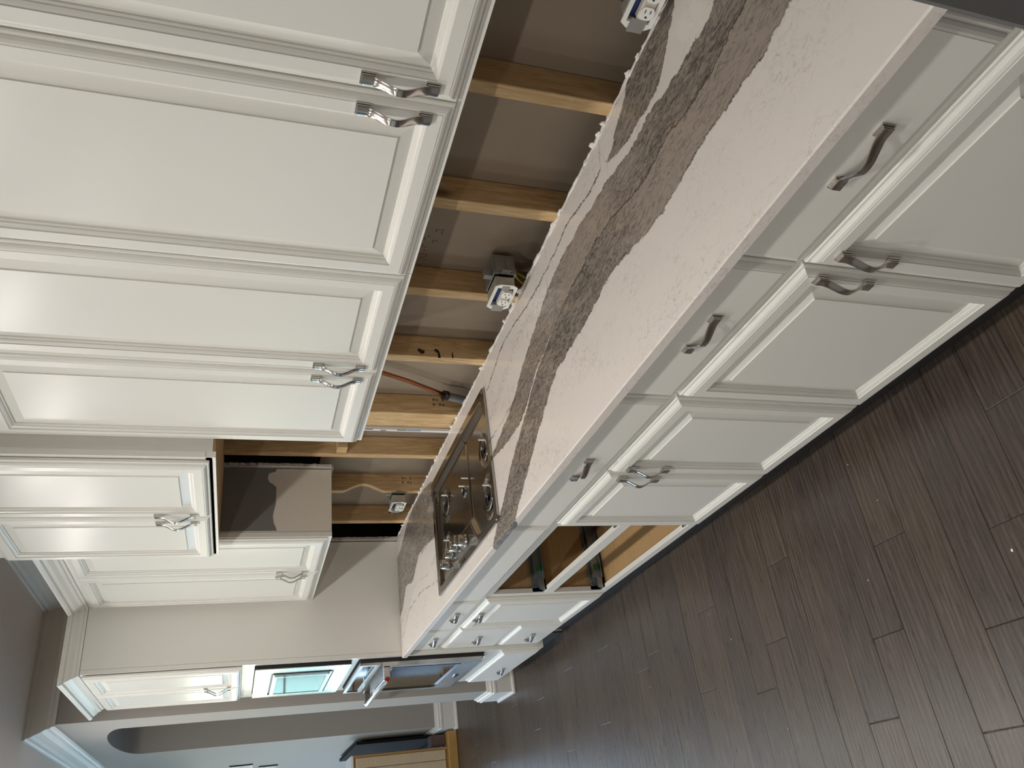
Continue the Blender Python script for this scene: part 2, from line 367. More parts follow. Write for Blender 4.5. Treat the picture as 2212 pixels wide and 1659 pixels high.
    def mesh(s, name, mat=None, off=(0, 0, 0), smooth=False, bevel=0):
        me = bpy.data.meshes.new(name)
        me.from_pydata([(a - off[0], b - off[1], c - off[2]) for a, b, c in s.v], [], s.f)
        bm = bmesh.new(); bm.from_mesh(me); bmesh.ops.recalc_face_normals(bm, faces=bm.faces); bm.to_mesh(me); bm.free()
        if mat: me.materials.append(MAT[mat] if isinstance(mat, str) else mat)
        if smooth:
            for p in me.polygons: p.use_smooth = True
        me.update(); return me

def wl(o):
    v = Vector((0, 0, 0))
    while o is not None: v += Vector(o.location); o = o.parent
    return v
def tag(o, label=None, cat=None, group=None, kind=None):
    if label: o['label'] = label
    if cat: o['category'] = cat
    if group: o['group'] = group
    if kind: o['kind'] = kind
    return o
def obj(name, mb, mat, parent=None, smooth=False, angle=None):
    o = bpy.data.objects.new(name, mb.mesh(name, mat, wl(parent) if parent else (0, 0, 0), smooth))
    C.objects.link(o); o.parent = parent
    if angle is not None: o.data.set_sharp_from_angle(angle=math.radians(angle))
    return o
def inst(name, me, parent, loc, rot=(0, 0, 0)):
    o = bpy.data.objects.new(name, me); C.objects.link(o); o.parent = parent
    o.location = Vector(loc) - (wl(parent) if parent else Vector((0, 0, 0))); o.rotation_euler = rot
    return o
def thing(name, label, cat, loc, group=None):
    o = bpy.data.objects.new(name, None); C.objects.link(o); o.location = loc; o.empty_display_size = 0.05
    return tag(o, label, cat, group)
def struct(name, mb, mat, parent=None):
    o = obj(name, mb, mat, parent); return tag(o, kind='structure') if parent is None else o

CEIL = 2.79; EY = 10.2; LX = -5.2; FY = -3.2

# ------------------------------------------------------------------ floor
PX0, PX1, ROW = -2.65, -0.50, 0.1242
K0, K1 = -12, 44
fy0, fy1 = 1.612 + ROW * K0, 1.612 + ROW * (K1 + 1)
mb = MB().box(LX, 1.4, FY, EY, -0.04, -0.007)
mb.box(LX, PX0, FY, EY, -0.008, 0); mb.box(PX1, 1.4, FY, EY, -0.008, 0)
mb.box(PX0, PX1, FY, fy0, -0.008, 0); mb.box(PX0, PX1, fy1, EY, -0.008, 0)
floor = struct('floor', mb, 'oak_floor')
KNOWN = {-4: -0.74, -3: -0.997, -2: -1.207, -1: -1.423, 0: -0.911, 1: -1.143, 2: -1.35, 4: -0.812, 5: -1.045}
for k in range(K0, K1 + 1):
    j = KNOWN.get(k, (-0.82, -1.06, -1.28, -1.50)[k % 4] + random.uniform(-0.12, 0.12))
    xs = [PX1]
    while j > PX0 + 0.15: xs.append(j); j -= random.uniform(0.85, 1.0)
    xs.append(PX0)
    y0, y1 = 1.612 + ROW * k, 1.612 + ROW * (k + 1)
    for a, b in zip(xs[1:], xs[:-1]):
        g, e, z1 = 0.0004, 0.0022, random.uniform(-0.0006, 0.0)
        c = Vector(((a + b) / 2, (y0 + y1) / 2, 0))
        lo = [(a + g, y0 + g), (b - g, y0 + g), (b - g, y1 - g), (a + g, y1 - g)]
        hi = [(a + e, y0 + e), (b - e, y0 + e), (b - e, y1 - e), (a + e, y1 - e)]
        p = MB().add([(x, y, -0.0065) for x, y in lo] + [(x, y, z1 - 0.0012) for x, y in lo] + [(x, y, z1) for x, y in hi],
                     [(0, 1, 2, 3), (8, 9, 10, 11)] + [(i, (i + 1) % 4, 4 + (i + 1) % 4, 4 + i) for i in range(4)] + [(4 + i, 4 + (i + 1) % 4, 8 + (i + 1) % 4, 8 + i) for i in range(4)])
        inst('plank', p.mesh('plank', 'oak', c), floor, c)

# ------------------------------------------------------------------ ceiling and shell walls
struct('ceiling', MB().box(LX, 1.4, FY, EY, CEIL, CEIL + 0.08), 'ceil')
lwins = [(5.3, 6.7), (6.95, 8.35), (8.6, 10.0)]
mb = MB(); ys = [FY] + [q for w in lwins for q in w] + [EY]
for i in range(0, len(ys), 2): mb.box(LX - 0.14, LX, ys[i], ys[i + 1], 0, CEIL)
for a, b in lwins: mb.box(LX - 0.14, LX, a, b, 0, 0.45); mb.box(LX - 0.14, LX, a, b, 2.35, CEIL)
struct('wall_left', mb, 'wall')
for n, (a, b) in enumerate(lwins):
    w = MB()
    for q in (a, b - 0.06): w.box(LX - 0.11, LX - 0.03, q, q + 0.06, 0.45, 2.35)
    for q in (0.45, 2.29): w.box(LX - 0.11, LX - 0.03, a, b, q, q + 0.06)
    w.box(LX - 0.09, LX - 0.05, a, b, 1.37, 1.41)
    wo = struct('window_%d' % (n + 4), w, 'trim')
    obj('pane', MB().box(LX - 0.072, LX - 0.068, a + 0.06, b - 0.06, 0.51, 1.37), 'pane', wo)
    obj('pane', MB().box(LX - 0.072, LX - 0.068, a + 0.06, b - 0.06, 1.41, 2.29), 'pane', wo)
    ld = bpy.data.lights.new('window_left_offscreen', 'AREA'); ld.shape = 'RECTANGLE'; ld.size = b - a; ld.size_y = 1.9; ld.cycles.is_portal = True
    lo = bpy.data.objects.new('window_left_%d_offscreen' % (n + 1), ld); C.objects.link(lo); lo.location = (LX - 0.16, (a + b) / 2, 1.4)
    lo.rotation_euler = (math.radians(90), 0, math.radians(-90))
struct('wall_front', MB().box(LX, 1.4, FY - 0.1, FY, 0, CEIL), 'wall')
# far end wall with three tall windows
wins = [(-4.55, -3.55), (-3.15, -2.15), (-1.85, -0.95)]
mb = MB(); xs = [LX] + [q for w in wins for q in w] + [1.4]
for i in range(0, len(xs), 2): mb.box(xs[i], xs[i + 1], EY, EY + 0.14, 0, CEIL)
for a, b in wins: mb.box(a, b, EY, EY + 0.14, 0, 0.12); mb.box(a, b, EY, EY + 0.14, 2.28, CEIL)
struct('wall_end', mb, 'wall')
for n, (a, b) in enumerate(wins):
    w = MB()
    for q in (a, b - 0.07): w.box(q, q + 0.07, EY + 0.02, EY + 0.10, 0.12, 2.28)
    for q in (0.12, 2.21): w.box(a, b, EY + 0.02, EY + 0.10, q, q + 0.07)
    w.box((a + b) / 2 - 0.015, (a + b) / 2 + 0.015, EY + 0.04, EY + 0.08, 0.15, 2.24)
    for q in (0.65, 1.18, 1.71): w.box(a, b, EY + 0.045, EY + 0.075, q, q + 0.025)
    wo = struct('window_%d' % (n + 1), w, 'trim')
    for i in range(2):
        for k in range(4):
            obj('pane', MB().box(a + 0.07 + i * (b - a - 0.14) / 2, a + 0.07 + (i + 1) * (b - a - 0.14) / 2, EY + 0.058, EY + 0.062, (0.19, 0.675, 1.205, 1.735)[k], (0.65, 1.18, 1.71, 2.21)[k]), 'pane', wo)
    ld = bpy.data.lights.new('window_end_offscreen', 'AREA'); ld.shape = 'RECTANGLE'; ld.size = b - a; ld.size_y = 2.16; ld.cycles.is_portal = True
    lo = bpy.data.objects.new('window_end_%d_offscreen' % (n + 1), ld); C.objects.link(lo); lo.location = ((a + b) / 2, EY + 0.16, 1.2)
    lo.rotation_euler = (math.radians(-90), 0, 0)
struct('ground_outside', MB().box(-60, 40, EY + 0.15, EY + 60, -0.5, -0.3).box(-60, LX - 0.2, -40, EY + 0.15, -0.5, -0.3), 'lawn')

struct('bounce_slab_outside', MB().box(-14, LX - 0.2, -6, 18, -0.3, -0.12).box(LX - 0.2, 3, EY + 0.16, 18, -0.3, -0.12), 'bounce_slab')  # unseen pale slab, added to bounce sunlight through the windows onto the ceiling
# back wall stub behind the oven tower, arched wall beyond
struct('wall_back', MB().box(-0.69, 1.3, 5.13, 5.24, 0, CEIL), 'wall')
ay0, ay1, asp, ari = 5.45, 6.69, 2.355, 0.135
arc = [((ay0 + ay1) / 2 - (ay1 - ay0) / 2 * math.cos(math.pi * i / 24), asp + ari * math.sin(math.pi * i / 24)) for i in range(25)]
poly = [(5.24, 0), (ay0, 0)] + arc + [(ay1, 0), (EY, 0), (EY, CEIL), (5.24, CEIL)]
struct('wall_far', MB().prism(poly, 'x', -0.69, -0.46), 'wall')
struct('wall_hall', MB().box(1.3, 1.4, 5.13, EY, 0, CEIL), 'wall')
BASE = [(0, 0), (0.028, 0), (0.030, 0.006), (0.028, 0.016), (0.018, 0.020), (0.018, 0.125), (0.022, 0.128), (0.022, 0.142), (0.015, 0.146), (0.017, 0.158), (0.010, 0.170), (0.006, 0.186), (0, 0.188)]
struct('baseboard_back', MB().sweep([(-0.50, 5.13), (-0.69, 5.13), (-0.69, 5.45), (-0.47, 5.45)], BASE), 'trim')
struct('baseboard_far', MB().sweep([(-0.47, 6.69), (-0.69, 6.69), (-0.69, EY)], BASE), 'trim')
CROWN = [(0, 2.655), (0.010, 2.655), (0.013, 2.672), (0.020, 2.676), (0.024, 2.694), (0.040, 2.712), (0.056, 2.742), (0.066, 2.756), (0.070, 2.772), (0.080, 2.776), (0.080, CEIL), (0, CEIL)]
struct('trim_1', MB().sweep([(-0.014, FY), (-0.014, 5.13), (-0.69, 5.13), (-0.69, EY)], CROWN), 'trim')

# ------------------------------------------------------------------ opened stud wall behind the counter
mb = MB()
mb.box(-0.014, -0.001, FY, 2.30, 1.375, CEIL); mb.box(-0.014, -0.001, 2.30, 3.205, 1.84, CEIL); mb.box(-0.014, -0.001, 3.205, 5.13, 1.36, CEIL)
mb.box(-0.014, -0.001, FY, 5.13, 0.0, 0.86)
mb.box(1.26, 1.30, FY, 5.13, 0, CEIL)
wr = struct('wall_right', mb, 'wall')
studs = [(0.705, 0.743), (1.110, 1.148), (1.496, 1.536), (1.892, 1.932), (2.279, 2.319), (2.702, 2.740), (3.086, 3.122), (3.885, 3.925)]
for a, b in studs: obj('stud', MB().bbox(0.001, 0.089, a, b, 0.01, CEIL - 0.01, 0.002), 'pine', wr)
obj('paper_remnant', MB().box(0.016, 0.060, 2.741, 2.7515, 0.01, 1.80), 'paper', wr)
obj('stud', MB().bbox(0.012, 0.050, 2.752, 2.840, 0.01, CEIL - 0.01, 0.002), 'pine', wr)         # turned flat
# notched stud: its front edge is hollowed between 1.10 and 1.28 m
npt = [(0.089, 0.01), (0.089, CEIL - 0.01), (0.001, CEIL - 0.01), (0.001, 1.285)]
for i in range(1, 12):
    t = i / 12; npt.append((0.001 + 0.036 * math.sin(math.pi * t) ** 1.3, 1.285 - 0.195 * t))
npt += [(0.001, 1.088), (0.001, 0.01)]
obj('stud', MB().prism(npt, 'y', 3.486, 3.518), 'pine', wr)
bays = [(-0.6, 0.705), (0.743, 1.110), (1.148, 1.496), (1.536, 1.892), (1.932, 2.279), (2.319, 2.702), (2.740, 3.086)]
for a, b in bays:
    sh = obj('drywall_sheet', MB().box(0.090, 0.102, a - 0.02, b + 0.02, 0.0, CEIL), 'paper', wr)
    if abs(a - 1.536) < 0.01: stamp = sh
obj('drywall_sheet', MB().box(0.090, 0.102, 3.10, 3.50, 0.0, 1.405), 'paper', wr)
obj('drywall_sheet', MB().box(0.090, 0.102, 3.50, 3.90, 0.0, 1.60), 'paper', wr)
obj('block', MB().bbox(0.003, 0.080, 3.030, 3.084, 1.318, 1.362, 0.002), 'pine', wr)
# dotted print on the drywall back and stamps on the studs
mb = MB(); rs = random.Random(4)
glyph = [(0, 0, '01110100011000110001'), (1, 0, '00100011000010000110'), (2, 0, '01110100010111010001'), (3, 0, '11011010101101101010'), (4, 0, '01101101101001101101')]
for gi, _, bits in glyph:
    for i, b in enumerate(bits):
        if b == '1' and rs.random() < 0.75:
            y = 1.706 + gi * 0.042 + (i % 4) * 0.0085; z = 1.192 + gi * 0.009 + (i // 4) * 0.0095
            mb.box(0.0894, 0.0899, y, y + 0.0045, z, z + 0.0055)
obj('printed_dots', mb, 'faint_ink', stamp)
st4 = [o for o in wr.children if o.name.startswith('stud')][4]
mb = MB()
def blot(cx, cz, pts): mb.prism([(cx + a * 0.001, cz + b * 0.001) for a, b in pts], 'y', 2.2784, 2.2788)
blot(0.022, 1.152, [(-9, -11), (6, -13), (4, -4), (10, 2), (9, 13), (-2, 11), (-5, 3), (-12, 5)])
blot(0.016, 1.092, [(-18, -10), (2, -8), (14, -4), (20, 6), (14, 14), (8, 8), (2, 0), (-18, 0)])
blot(0.012, 1.036, [(-12, -2), (12, 0), (14, 3), (0, 4), (-12, 3)])
obj('ink_mark', mb, 'ink', st4)
for yy, zc, si in ((2.7005, 1.0, 5), (3.4845, 0.985, 8), (3.8835, 0.985, 7)):
    q = MB()
    for i in range(4):
        for k in range(2):
            if (i + k) % 3 != 2: q.box(0.040 + k * 0.022, 0.048 + k * 0.022 + 0.003 * (i % 2), yy, yy + 0.0004, zc - 0.03 + i * 0.013, zc - 0.023 + i * 0.013)
    cands = [o for o in wr.children if o.name.startswith('stud')]
    obj('grade_stamp', q, 'faint_ink', cands[{5: 5, 8: 9, 7: 7}[si]])
lab = obj('printed_strip', MB().box(-0.002, 0.010, 2.842, 2.857, 0.90, 1.80), 'label_white', wr)
q = MB().box(-0.0026, -0.0021, 2.842, 2.847, 1.24, 1.29); q.box(-0.0026, -0.0021, 2.842, 2.847, 1.10, 1.14); q.box(-0.0026, -0.0021, 2.848, 2.853, 1.185, 1.208)
obj('strip_print', q, 'ink', lab)
obj('strip_print', MB().box(-0.0026, -0.0021, 2.842, 2.849, 1.04, 1.098), 'label_blue', lab)
# torn drywall edges
def ragged(y0, y1, x0, x1, z0, z1, amp, n, seed):
    r = random.Random(seed); a = []; b = []
    for i in range(n + 1):
        z = z0 + (z1 - z0) * i / n; a.append((y0 + r.uniform(-amp, amp), z)); b.append((y1, z))
    return MB().prism(a + b[::-1], 'x', x0, x1)
obj('torn_edge', ragged(4.125, 4.158, -0.013, -0.001, 0.916, 1.362, 0.005, 40, 3), 'gyp', wr)
obj('torn_edge', ragged(3.190, 3.207, -0.013, -0.001, 1.37, 1.842, 0.004, 40, 5), 'gyp', wr)

# ------------------------------------------------------------------ cabinet parts
DOORP = [(0.0, 0.0), (0.0, 0.0080), (0.0025, 0.0105), (0.0075, 0.0112), (0.0085, 0.0142), (0.012, 0.0178), (0.0165, 0.0205), (0.0205, 0.0212), (0.0213, 0.0222),
         (0.0465, 0.0222), (0.0473, 0.0195), (0.0515, 0.0178), (0.0555, 0.0150), (0.0562, 0.0120), (0.0600, 0.0102), (0.0608, 0.0062), (0.0630, 0.0055), (0.0915, 0.0140), (0.0922, 0.0172)]
SLABP = [(0.0, 0.0), (0.0, 0.0080), (0.0025, 0.0105), (0.0075, 0.0112), (0.0085, 0.0142), (0.012, 0.0178), (0.0165, 0.0205), (0.0205, 0.0212), (0.0213, 0.0222)]
def handle_mesh():
    # bowed strap on two stepped feet, long axis z, projecting to -x, centred on the origin
    L, w = 0.066, 0.0098
    path = [(-L, 0.0106), (-0.056, 0.0106)] + [(z, 0.0106 + 0.0189 * (0.5 + 0.5 * math.cos(math.pi * abs(z) / 0.051)) ** 0.9) for z in [-0.050 + 0.1 * i / 26 for i in range(27)]] + [(0.056, 0.0106), (L, 0.0106)]
    th = 0.0032; vs = []; fs = []; n = len(path)
    for i, (z, h) in enumerate(path):
        ww = w * (1.0 - 0.18 * math.exp(-(z / 0.03) ** 2))
        for (yy, xx) in ((-ww, h - th), (ww, h - th), (ww, h - 0.0008), (ww * 0.85, h), (-ww * 0.85, h), (-ww, h - 0.0008)): vs.append((-xx, yy, z))
    for i in range(n - 1):
        for k in range(6): fs.append((i * 6 + k, i * 6 + (k + 1) % 6, i * 6 + 6 + (k + 1) % 6, i * 6 + 6 + k))
    fs += [tuple(range(6)), tuple(range((n - 1) * 6, n * 6))]
    m = MB().add(vs, fs)
    for sg in (-1, 1):
        a, b = sorted((sg * (L + 0.0035), sg * 0.0445)); m.box(-0.0035, 0, -0.0122, 0.0122, a, b)
        a, b = sorted((sg * (L + 0.0012), sg * 0.0465)); m.box(-0.0078, -0.0035, -0.0108, 0.0108, a, b)
    me = m.mesh('handle', 'nickel', smooth=True); me.set_sharp_from_angle(angle=math.radians(32))
    return me
HM = handle_mesh()
def add_handle(parent, x, y, z, horiz=False):
    return inst('handle', HM, parent, (x, y, z), (math.radians(90), 0, 0) if horiz else (0, 0, 0))
def door(root, y0, y1, z0, z1, xb, hy=None, hz=None, horiz=False, name='door'):
    d = obj(name, MB().rings(y0, y1, z0, z1, xb, DOORP), 'cab', root)
    if hy is not None: add_handle(d, xb - 0.0222, hy, hz, horiz)
    return d
def slab(root, y0, y1, z0, z1, xb, hy=None, hz=None, name='drawer_front'):
    d = obj(name, MB().rings(y0, y1, z0, z1, xb, SLABP), 'cab', root)
    if hy is not None: add_handle(d, xb - 0.0222, hy, hz, True)
    return d

FX = -0.5975            # face-frame plane of the base units; fronts stand 20 mm proud
def base_unit(y0, y1, label):
    r = thing('base_cabinet', label, 'cabinet', (-0.3, (y0 + y1) / 2, 0), 'base cabinets under the countertop')
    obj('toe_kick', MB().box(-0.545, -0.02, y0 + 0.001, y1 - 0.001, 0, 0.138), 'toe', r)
    return r
def closed_body(r, y0, y1): obj('body', MB().box(FX, -0.016, y0 + 0.001, y1 - 0.001, 0.138, 0.887), 'cab', r)
Z0, ZD, ZS, ZT = 0.150, 0.706, 0.722, 0.880
b1 = base_unit(0.400, 1.460, 'white base cabinet with two drawers above two doors, beside the dark grey appliance')
closed_body(b1, 0.400, 1.460)
slab(b1, 0.420, 0.935, ZS, ZT, FX, 0.664, 0.800); slab(b1, 0.939, 1.456, ZS, ZT, FX, 1.173, 0.806)
door(b1, 0.420, 0.935, Z0, ZD, FX, 0.890, 0.598); door(b1, 0.939, 1.456, Z0, ZD, FX, 0.962, 0.598)
b2 = base_unit(1.460, 2.347, 'white base cabinet with one wide drawer above two narrow doors')
closed_body(b2, 1.460, 2.347)
slab(b2, 1.466, 2.342, ZS, ZT, FX, 1.868, 0.808)
door(b2, 1.466, 1.904, Z0, ZD, FX, 1.860, 0.598); door(b2, 1.908, 2.342, Z0, ZD, FX, 1.930, 0.598)
# cooktop unit: face frame with both lower drawers taken out
b3 = base_unit(2.347, 3.242, 'white base cabinet under the cooktop with both lower drawers taken out')
y0, y1 = 2.348, 3.241
fr = MB()
fr.box(FX, FX + 0.02, y0, y0 + 0.040, 0.138, 0.887); fr.box(FX, FX + 0.02, y1 - 0.030, y1, 0.138, 0.887)
for a, b in ((0.138, 0.166), (0.405, 0.447), (0.686, 0.887)): fr.box(FX, FX + 0.02, y0 + 0.040, y1 - 0.030, a, b)
obj('face_frame', fr, 'cab', b3)
pn = MB().box(FX + 0.02, -0.016, y0, y0 + 0.016, 0.138, 0.80); pn.box(FX + 0.02, -0.016, y1 - 0.016, y1, 0.138, 0.80)
pn.box(FX + 0.02, -0.016, y0 + 0.016, y1 - 0.016, 0.138, 0.156); pn.box(-0.024, -0.016, y0 + 0.016, y1 - 0.016, 0.156, 0.80)
obj('interior', pn, 'ply', b3)
slab(b3, 2.346, 3.240, ZS, ZT, FX, name='false_front')
def slide(yc, z, s):
    m = MB(); w = 0.020
    m.box(FX + 0.004, -0.09, yc - w, yc + w, z, z + 0.006)
    m.box(FX + 0.004, -0.09, yc + s * w - s * 0.004, yc + s * w, z, z + 0.052)
    m.box(FX + 0.055, -0.10, yc - s * 0.006, yc + s * 0.010, z + 0.006, z + 0.040)
    m.box(FX + 0.004, FX + 0.05, yc - w, yc - w + 0.003, z, z + 0.030)
    o = obj('drawer_slide', m, 'slide', b3)
    obj('clip', MB().box(FX + 0.085, FX + 0.115, yc - s * 0.013, yc - s * 0.005, z + 0.010, z + 0.028), 'green', o)
    h = MB()
    for i in range(4): h.lathe((FX + 0.014 + 0.011 * i, yc + s * (w - 0.0045), z + 0.016 + 0.012 * (i % 3)), [(0.0022, 0), (0.0022, -s * 0.0006)], 'y', 8)
    obj('rivets', h, 'black', o)
for z in (0.449, 0.168):
    slide(y1 - 0.046, z, 1); slide(y0 + 0.056, z, -1)
b4 = base_unit(3.242, 3.735, 'white base cabinet with one drawer above a pull-out door with a level handle')
closed_body(b4, 3.242, 3.735)
slab(b4, 3.248, 3.731, ZS, ZT, FX, 3.482, 0.795); door(b4, 3.248, 3.731, Z0, ZD, FX, 3.495, 0.676, True, 'pull_out_door')
b5 = base_unit(3.735, 4.156, 'narrow white base cabinet of three stacked drawers against the oven tower')
closed_body(b5, 3.735, 4.156)
slab(b5, 3.741, 4.150, ZS, ZT, FX, 3.950, 0.792); slab(b5, 3.741, 4.150, 0.402, ZD, FX, 3.958, 0.560); slab(b5, 3.741, 4.150, Z0, 0.396, FX, 3.962, 0.270)

# wall cabinets
CCR = [(0, 0), (0.006, 0), (0.008, 0.010), (0.014, 0.014), (0.018, 0.026), (0.030, 0.040), (0.036, 0.052), (0.046, 0.056), (0.052, 0.066), (0.052, 0.074), (0, 0.074)]
def ccrown(z): return [(a, z + b) for a, b in CCR]
def wall_unit(y0, y1, xf, z0, z1, label):
    r = thing('wall_cabinet', label, 'cabinet', (-0.15, (y0 + y1) / 2, z0), 'wall cabinets along the opened wall')
    obj('body', MB().box(xf, -0.016, y0 + 0.001, y1 - 0.001, z0, z1), 'cab', r)
    return r
UX = -0.3245
u1 = wall_unit(0.402, 1.429, UX, 1.368, 2.45, 'white wall cabinet with the widest doors, nearest the dark grey appliance')
door(u1, 0.410, 0.916, 1.384, 2.405, UX, 0.885, 1.494); door(u1, 0.920, 1.426, 1.384, 2.405, UX, 0.951, 1.494)
u2 = wall_unit(1.429, 2.309, UX, 1.368, 2.45, 'white wall cabinet between the widest-door cabinet and the raised cabinet over the cooktop')
door(u2, 1.430, 1.852, 1.384, 2.405, UX, 1.822, 1.494); door(u2, 1.856, 2.300, 1.384, 2.405, UX, 1.888, 1.494)
nc = [(UX, 0.40), (UX, 1.429), (UX, 2.309)]
obj('crown', MB().sweep(nc, ccrown(2.451), 0, 1), 'cab', u1); obj('crown', MB().sweep(nc, ccrown(2.451), 1, 2), 'cab', u2)
HX = -0.3955
u3 = wall_unit(2.312, 3.206, HX, 1.822, 2.60, 'white wall cabinet hung higher and deeper than its neighbours, above the cooktop')
obj('frame', MB().box(HX, HX + 0.020, 2.311, 3.207, 1.812, 1.84), 'cab', u3)
obj('bottom_panel', MB().box(HX + 0.022, -0.018, 2.315, 3.203, 1.815, 1.8215), 'ply', u3)
door(u3, 2.326, 2.754, 1.830, 2.548, HX - 0.003, 2.724, 1.943); door(u3, 2.758, 3.186, 1.830, 2.548, HX - 0.003, 2.792, 1.943)
obj('crown', MB().sweep([(-0.016, 2.3125), (HX, 2.3125), (HX, 3.2055), (-0.016, 3.2055)], ccrown(2.60)), 'cab', u3)
obj('face_frame', MB().box(HX - 0.0005, HX + 0.020, 2.3095, 3.2065, 1.8415, 2.599), 'cab', u3)
u4 = wall_unit(3.216, 4.158, UX, 1.368, 2.415, 'white wall cabinet with a grey and beige bare side, beside the oven tower')
door(u4, 3.216, 3.652, 1.384, 2.395, UX, 3.622, 1.506); door(u4, 3.656, 4.112, 1.384, 2.395, UX, 3.688, 1.506)
obj('face_frame', MB().box(UX - 0.0005, UX + 0.019, 3.2125, 4.1575, 1.3675, 2.4105), 'cab', u4)
obj('side_panel', MB().box(-0.300, -0.017, 3.2130, 3.2165, 1.369, 2.41), 'bare_beige', u4)
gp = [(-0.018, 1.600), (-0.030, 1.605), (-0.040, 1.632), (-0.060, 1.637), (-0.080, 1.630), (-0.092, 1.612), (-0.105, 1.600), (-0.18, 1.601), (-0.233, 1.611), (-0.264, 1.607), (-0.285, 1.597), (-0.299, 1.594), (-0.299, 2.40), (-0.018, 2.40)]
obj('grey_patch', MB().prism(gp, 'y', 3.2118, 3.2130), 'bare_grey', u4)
fc = [(UX, 3.2175), (UX, 4.1585), (-0.636, 4.1585), (-0.636, 5.043), (-0.016, 5.043)]
obj('crown', MB().sweep(fc, ccrown(2.412), 0, 1), 'cab', u4)

# ------------------------------------------------------------------ oven tower and its appliances
tw = thing('oven_tower', 'tall white cabinet tower holding the microwave and the wall oven', 'cabinet', (-0.3, 4.6, 0))
TX = -0.635
tsp = [(-0.614, 0.125), (-0.556, 0.125), (-0.556, 0.0), (-0.016, 0.0), (-0.016, 2.411), (-0.614, 2.411)]
for a in (4.160, 5.022): obj('side_panel', MB().prism(tsp, 'y', a, a + 0.020), 'cab', tw)
fr = MB().box(TX, TX + 0.020, 4.160, 4.192, 0.125, 2.411); fr.box(TX, TX + 0.020, 4.965, 5.042, 0.125, 2.411)
for a, b in ((0.125, 0.140), (0.352, 0.452), (1.128, 1.163), (1.640, 1.712), (2.396, 2.411)): fr.box(TX, TX + 0.020, 4.192, 4.965, a, b)
obj('face_frame', fr, 'cab', tw)
sh = MB()
for z in (0.128, 0.40, 1.135, 1.66, 2.39): sh.box(-0.612, -0.02, 4.181, 5.021, z, z + 0.016)
sh.box(-0.020, -0.016, 4.181, 5.021, 0.125, 2.40)
obj('shelves', sh, 'ply', tw)
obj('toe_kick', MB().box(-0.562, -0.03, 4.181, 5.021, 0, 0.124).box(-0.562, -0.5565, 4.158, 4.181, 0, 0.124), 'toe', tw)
door(tw, 4.172, 4.583, 1.700, 2.402, TX - 0.004, 4.552, 1.817); door(tw, 4.587, 5.000, 1.700, 2.402, TX - 0.004, 4.618, 1.817)
slab(tw, 4.176, 4.985, 0.140, 0.362, TX, 4.640, 0.235)
obj('crown', MB().sweep(fc, ccrown(2.412), 1, 4), 'cab', tw)

mw = thing('microwave', 'built-in microwave in a stainless trim frame in the tower', 'microwave', (-0.5, 4.58, 1.165))
obj('body', MB().box(-0.652, -0.25, 4.198, 4.960, 1.168, 1.634), 'black', mw)
def frame(y0, y1, z0, z1, iy0, iy1, iz0, iz1, x0, x1):
    m = MB(); m.box(x0, x1, y0, iy0, z0, z1); m.box(x0, x1, iy1, y1, z0, z1); m.box(x0, x1, iy0, iy1, z0, iz0); m.box(x0, x1, iy0, iy1, iz1, z1); return m
obj('trim_frame', frame(4.195, 4.963, 1.166, 1.637, 4.300, 4.892, 1.243, 1.557, -0.657, -0.653), 'steel', mw)
md = obj('door', frame(4.313, 4.880, 1.253, 1.547, 4.395, 4.858, 1.274, 1.526, -0.662, -0.653), 'steel', mw)
obj('window', MB().box(-0.660, -0.653, 4.396, 4.857, 1.275, 1.525), 'black_gloss', md)
obj('control_strip', MB().box(-0.6632, -0.6621, 4.322, 4.372, 1.262, 1.540), 'black_gloss', md)
ov = thing('wall_oven', 'stainless wall oven with dark window, bar handle and red medallion', 'oven', (-0.5, 4.58, 0.455))
obj('body', MB().box(-0.655, -0.25, 4.200, 4.958, 0.457, 1.122), 'black', ov)
cp = obj('control_panel', frame(4.196, 4.962, 1.020, 1.124, 4.225, 4.940, 1.042, 1.106, -0.668, -0.6555), 'steel', ov)
obj('display', MB().box(-0.664, -0.6555, 4.226, 4.939, 1.043, 1.105), 'black_gloss', cp)
od = obj('door', frame(4.196, 4.962, 0.470, 1.010, 4.262, 4.905, 0.585, 0.945, -0.676, -0.6555), 'steel', ov)
obj('window', MB().box(-0.672, -0.6555, 4.263, 4.904, 0.586, 0.944), 'black_gloss', od)
obj('window_trim', frame(4.252, 4.915, 0.575, 0.955, 4.262, 4.905, 0.585, 0.945, -0.679, -0.6765), 'steel', od)
obj('badge', MB().bbox(-0.680, -0.6765, 4.560, 4.625, 0.512, 0.535, 0.0008), 'chrome', od)
obj('vent_trim', MB().bbox(-0.672, -0.6555, 4.196, 4.962, 0.457, 0.467, 0.001), 'chrome', ov)
hd = obj('handle', MB().tube([(-0.740, 4.215, 0.985), (-0.740, 4.945, 0.985)], 0.0135, 16), 'chrome', ov)
for y in (4.222, 4.938):
    k = obj('bracket', MB().bbox(-0.745, -0.6765, y - 0.012, y + 0.012, 0.968, 1.002, 0.003), 'steel', hd)
    obj('medallion', MB().lathe((-0.740, y + (-0.020 if y < 4.5 else 0.020), 0.985), [(0.0125, 0), (0.0125, 0.008)] if y < 4.5 else [(0.0125, 0), (0.0125, -0.008)], 'y', 20), 'red', hd)

